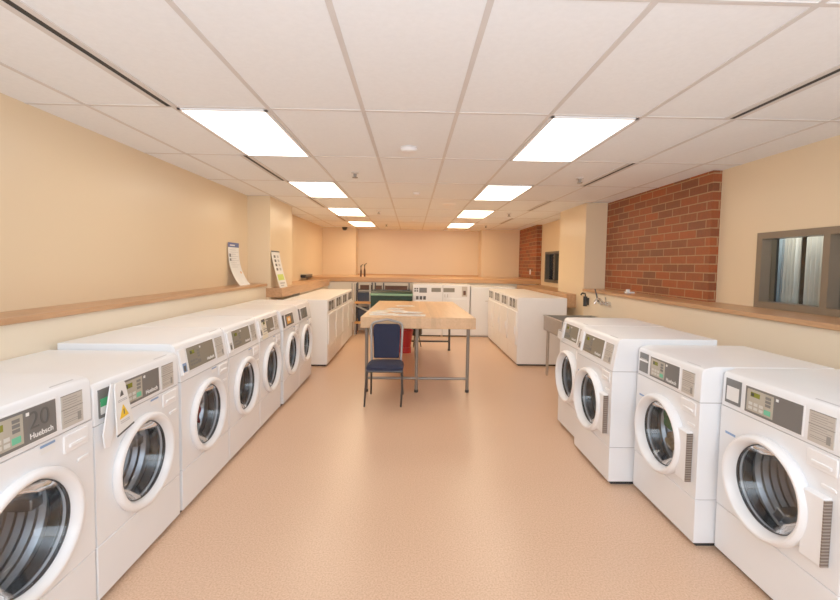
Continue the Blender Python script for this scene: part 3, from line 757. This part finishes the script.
# ------------------------------------------------------------------ windows
def window(name, w, x, m, split, pane_m, bars):
    y0, y1, z0, z1 = w
    fw = .055
    root = bpy.data.objects.new(name, None); COL.objects.link(root); root.location = (0, 0, 0); root['kind'] = 'structure'
    f = MB()
    f.box(x-.015, x+.12, y0, y1, z0, z0+fw).box(x-.015, x+.12, y0, y1, z1-fw, z1).box(x-.015, x+.12, y0, y0+fw, z0+fw, z1-fw).box(x-.015, x+.12, y1-fw, y1, z0+fw, z1-fw)
    for s in split: f.box(x-.015, x+.12, s-fw/2, s+fw/2, z0+fw, z1-fw)
    o = f.build('window_frame', m, root, smooth=False); o['kind'] = 'structure'
    o = MB().box(x+.075, x+.079, y0+fw, y1-fw, z0+fw, z1-fw).build('window_pane', pane_m, root, smooth=False); o['kind'] = 'structure'
    return root
window('window_1', W1, XR, 'winframe', [3.15], 'pane', 0)
window('window_2', W2, XR, 'winframe2', [9.25], 'paneg', 0)
# the room behind the first window, and the one behind the second
def side_room(name, y0, y1, m):
    b = MB(); x0, x1 = XR+.14, XR+1.6
    b.box(x1, x1+.05, y0, y1, 0, HC).box(x0, x1, y0-.05, y0, 0, HC).box(x0, x1, y1, y1+.05, 0, HC).box(x0, x1, y0, y1, HC, HC+.05)
    struct(b.build(name, m, smooth=False))
side_room('wall_side_room', 1.6, 4.6, 'dark'); side_room('wall_side_room_far', 8.2, 10.3, 'dark')
def curtain(label, y0, y1, z0, z1, m, x, folds, amp):
    b = MB(); n = folds*8; A = []; B = []
    for k in range(n+1):
        y = y0 + (y1-y0)*k/n; dx = amp*math.sin(2*PI*k/8)
        A.append(b.v((x+dx, y, z0))); B.append(b.v((x+dx*.8, y, z1)))
    for k in range(n): b.bm.faces.new((A[k], A[k+1], B[k+1], B[k]))
    o = b.build('curtain', m); o.modifiers.new('cloth', 'SOLIDIFY').thickness = .004
    return tag(o, label, 'curtain', 'curtains behind the brown window')
XC = XR+.21
curtain('pale curtain panel hanging at the near side of the window gap', 3.33, 3.548, 1.02, 2.02, 'curtain', XC, 5, .016)
curtain('pale curtain panel hanging at the far side of the window gap', 3.612, 3.752, 1.02, 2.02, 'curtain', XC, 4, .022)
curtain('blue-grey curtain strip behind the brown window', 3.755, 3.828, 1.02, 2.02, 'curtainblue', XC+.01, 2, .016)
curtain('dark grey curtain at the far end of the brown window', 3.872, 4.06, 1.02, 2.02, 'curtaingrey', XC+.0, 3, .02)
curtain('grey curtain behind the near pane at the picture edge', 2.36, 3.29, 1.02, 2.02, 'curtaingrey', XC, 10, .022)
curtain('grey curtain behind the small far window', 8.6, 9.9, 1.0, 2.0, 'curtaingrey', XC, 10, .022)
box_rod = MB().tube([(XC, 2.0, 2.03), (XC, 4.45, 2.03)], .012, 10).build('curtain_rod', 'tube'); tag(box_rod, 'dark curtain rod behind the brown window', 'curtain rod')

# ------------------------------------------------------------------ things on ledges and walls
def poster(name, label, y0, y1, xt, zt, xb, zb, curve, build_print):
    t = thing(name, label, 'poster', (0, 0, 0))
    n = 14
    def P(s, u, off=0):      # s 0 at the top .. 1 at the bottom
        x = xt + (xb-xt)*(s**curve); z = zt + (zb-zt)*s
        return (x+off, y0+(y1-y0)*u, z)
    def strip(s0, s1, u0, u1, off, nm, m, par):
        b = MB(); k = max(2, int(n*(s1-s0)+1)); rows = []
        for i in range(k+1):
            s = s0 + (s1-s0)*i/k; rows.append((b.v(P(s, u0, off)), b.v(P(s, u1, off))))
        for i in range(k): b.bm.faces.new((rows[i][0], rows[i+1][0], rows[i+1][1], rows[i][1]))
        return b.build(nm, m, par, recalc=False)
    sh = strip(0, 1, 0, 1, 0, 'sheet', 'paper', t)
    build_print(lambda s0, s1, u0, u1, m, nm, o=.002: strip(s0, s1, u0, u1, o, nm, m, sh))
def print1(st):
    h = st(.0, .11, 0, 1, 'headerblue', 'header'); st(.05, .075, .15, .6, 'ink', 'header_lettering', .003)
    for i in range(9): st(.17+.05*i, .178+.05*i, .1, .9 if i % 2 else .7, 'inkgrey', 'text_line')
    st(.26, .34, .08, .22, 'inkdark', 'pictogram'); st(.37, .43, .08, .22, 'inkdark', 'pictogram'); st(.68, .73, .75, .86, 'orange', 'pictogram')
def print2(st):
    st(.0, .035, 0, 1, 'inkdark', 'header')
    for i in range(4):
        st(.12+.115*i, .19+.115*i, .2, .42, 'inkdark', 'pictogram'); st(.12+.115*i, .19+.115*i, .58, .8, 'inkgrey', 'pictogram')
    st(.64, .80, .12, .88, 'limey', 'green_block'); st(.86, .90, .2, .8, 'inkgrey', 'text_line'); st(.93, .96, .2, .6, 'inkgrey', 'text_line')
poster('curled_poster', 'curled paper notice with a blue header standing on the left ledge', 5.80, 6.16, XL+.012, 1.86, XL+.17, 1.277, 3.0, print1)
poster('leaning_poster', 'white pictogram poster with lime block leaning on the left column', 6.53, 6.93, -2.132, 1.775, -2.0, 1.209, 1.3, print2)
t = thing('wall_speaker', 'small black box fixed to the wall just above the timber ledge in the corner', 'box', (-2.419, 9.9, 1.262))
MB().box(-.06, .06, -.32, .32, 0, .07).build('case', 'black', t, .008)
MB().box(.058, .064, -.29, .29, .015, .055).build('face', 'paneldark', t, .002)
MB().box(-.05, .05, -.31, .31, .069, .074).build('lid', 'greypaint', t, smooth=False)
for i, (x, hh) in enumerate(((-1.25, .27), (-1.16, .30))):
    t = thing('slim_bottle', ['shorter slim dark bottle on the back ledge', 'taller slim dark bottle on the back ledge'][i], 'bottle', (x, 10.55, 1.275), 0, 'slim bottles on the back ledge')
    MB().vlathe([(0, 0), (.022, 0), (.024, .02), (.024, hh*.5), (.012, hh*.75), (.012, hh*.9), (0, hh*.9)], (0, 0), 16).build('bottle_body', 'brownbox', t)
    MB().vlathe([(.016, hh*.88), (.016, hh), (0, hh)], (0, 0), 12).tube([(0, 0, hh), (.05, 0, hh+.03)], .01, 8).build('cap', 'black', t)
t = thing('light_switch', 'white switch plate on the far brick wall', 'switch', (2.99, 10.75, 1.45))
MB().box(-.008, 0, -.04, .04, -.06, .06).build('plate', 'white2', t, .002)
MB().box(-.014, -.006, -.012, .012, -.022, .022).build('rocker', 'white2', t, .002)
t = thing('lens_holder', 'small white holder lying on the right ledge below the brick', 'box', (2.86, 5.55, 1.262))
MB().box(-.05, .05, -.04, .04, 0, .02).build('tray', 'paper', t, .004)
MB().tube([(-.02, 0, .02), (-.02, 0, .05)], .025, 14).build('cap', 'ink', t)

# ------------------------------------------------------------------ back left corner: rack, green container, bins
t = thing('storage_rack', 'grey metal storage rack with orange shelf boards under the back ledge', 'shelf', (0, 0, 0))
for x, y, m in ((-1.27, 9.58, 'greypaint'), (-.93, 9.58, 'greypaint'), (-1.27, 10.1, 'tube'), (-.93, 10.1, 'tube'), (-1.335, 9.62, 'greypaint'), (-1.235, 9.64, 'tube')):
    MB().box(x-.016, x+.016, y-.016, y+.016, 0, 1.155).build('post', m, t, smooth=False)
for z in (.70, .25):
    MB().box(-1.27, -.90, 9.56, 10.12, z, z+.05).build('shelf_board', 'shelfwood', t, smooth=False)
MB().box(-1.27, -.90, 9.96, 10.12, .985, 1.0).build('upper_shelf_board', 'tube', t, smooth=False)
MB().tube([(-1.25, 9.6, .66), (-.95, 9.6, .52)], .018, 8).build('brace', 'greypaint', t)
t = thing('back_shelf', 'narrow dark metal shelf behind the green container under the back ledge', 'shelf', (-.45, 10.04, 0))
for x in (-.405, -.21, .39):
    MB().box(x-.016, x+.016, .045, .075, 0, 1.155).build('post', 'tube', t, smooth=False)
MB().box(-.43, .42, -.08, .08, .985, 1.0).build('shelf_board', 'tube', t, smooth=False)
def carton(label, x0, x1, y0, y1, z, h, m, cat='box', nm='storage_box'):
    o = thing(nm, label, cat, ((x0+x1)/2, (y0+y1)/2, z), 0, 'boxes on the storage rack')
    a, b = (x1-x0)/2, (y1-y0)/2
    MB().box(-a, a, -b, b, 0, h*.85).build('box_body', m, o, .005)
    MB().box(-a-.006, a+.006, -b-.006, b+.006, h*.85, h).build('lid', m, o, .004)
carton('navy box on the middle board of the storage rack', -1.21, -.95, 9.62, 9.94, .75, .20, 'navybox')
carton('navy box on the bottom board of the storage rack', -1.20, -.95, 9.62, 9.94, .30, .30, 'navybox')
carton('brown carton on the top shelf of the rack, near the left dryer row', -1.20, -.94, 9.97, 10.08, 1.0, .10, 'brownbox')
carton('long brown carton on the top shelf behind the green container', -.62, -.10, 9.97, 10.08, 1.0, .09, 'brownbox')
carton('small red-brown carton beside the long brown one on the rack', -.84, -.70, 9.97, 10.08, 1.0, .09, 'brownbox')
t = thing('green_container', 'long dark green container with a pale rim beside the back machines', 'container', (-.44, 9.66, 0))
MB().prism([(-.20, .28), (-.26, .92), (.26, .92), (.20, .28)], -.46, .46).build('tub', 'greenbox', t, .01)
MB().box(-.47, .47, -.285, .28, .90, .945).build('rim', 'greenrim', t, .012, 3)
MB().prism([(-.27, .945), (-.25, .985), (.25, .985), (.27, .945)], -.455, .455).build('lid', 'greenbox', t, .008)
for x in (-.38, .38):
    for y in (-.16, .16): 
        MB().box(x-.02, x+.02, y-.02, y+.02, .04, .30).build('leg', 'tube', t, smooth=False)
        MB().tube([(x-.018, y, .045), (x+.018, y, .045)], .045, 16).build('caster', 'rubber', t)
t = thing('bucket', 'red bucket on the floor beneath the far end of the table', 'bucket', (-.10, 7.72, 0))
MB().vlathe([(0, .10), (.10, .10), (.135, .40), (.142, .40), (.142, .415), (.128, .415), (.095, .12), (0, .12)], (0, 0), 28).build('pail', 'red', t)
MB().vlathe([(0, 0), (.11, 0), (.112, .10), (0, .10)], (0, 0), 24).build('stand', 'red', t)
MB().tube([(.138*math.cos(a), .03, .40+.07*math.sin(a)) for a in [PI*k/12 for k in range(13)]], .006, 8).build('handle', 'black', t)
t = thing('round_stool', 'small black round stool past the table beside the red bucket', 'stool', (.10, 8.25, 0))
MB().vlathe([(0, .23), (.10, .23), (.115, .25), (.115, .36), (.10, .38), (0, .385)], (0, 0), 28).build('seat', 'black', t)
for k in range(3):
    a = 2*PI*k/3; MB().tube([(.05*math.cos(a), .05*math.sin(a), .24), (.10*math.cos(a), .10*math.sin(a), 0)], .01, 8).build('leg', 'tube', t)

# ------------------------------------------------------------------ light
def area(name, loc, rot, sx, sy, power, col):
    l = bpy.data.lights.new(name, 'AREA'); l.shape = 'RECTANGLE'; l.size = sx; l.size_y = sy; l.energy = power; l.color = col
    o = bpy.data.objects.new(name, l); COL.objects.link(o); o.location = loc; o.rotation_euler = rot; return o
area('rear_daylight_fill', (.3, YR+.08, 1.75), (math.radians(93), 0, 0), 4.6, 1.3, 74, (.70, .84, 1.))  # added cool fill behind the camera, standing for an unseen window
area('ceiling_bounce_fill', (.1, -.75, 1.55), (math.radians(180-14), 0, 0), .9, .5, 66, (.66, .83, 1.))  # added unseen lamp that brightens the near ceiling
area('window_backlight', (XR+.16, 3.2, 2.3), (0, math.radians(0), 0), .06, 1.6, 12, (1., .95, .84))  # added lamp just behind the pane, makes the curtains brighter
area('window_backlight', (XR+.6, 9.3, 2.5), (0, 0, 0), .5, 1., 3, (.8, 1., .85))  # added backlight behind the far window
w = bpy.data.worlds.new('world'); SC.world = w; w.use_nodes = True
w.node_tree.nodes['Background'].inputs[0].default_value = (.9, .85, .78, 1); w.node_tree.nodes['Background'].inputs[1].default_value = .3
SC.cycles.max_bounces = 10; SC.cycles.diffuse_bounces = 6; SC.cycles.glossy_bounces = 4; SC.cycles.transparent_max_bounces = 12
SC.cycles.use_denoising = True; SC.cycles.sample_clamp_indirect = 6
SC.view_settings.view_transform = 'Standard'; SC.view_settings.look = 'None'; SC.view_settings.exposure = .19; SC.view_settings.gamma = 1.24
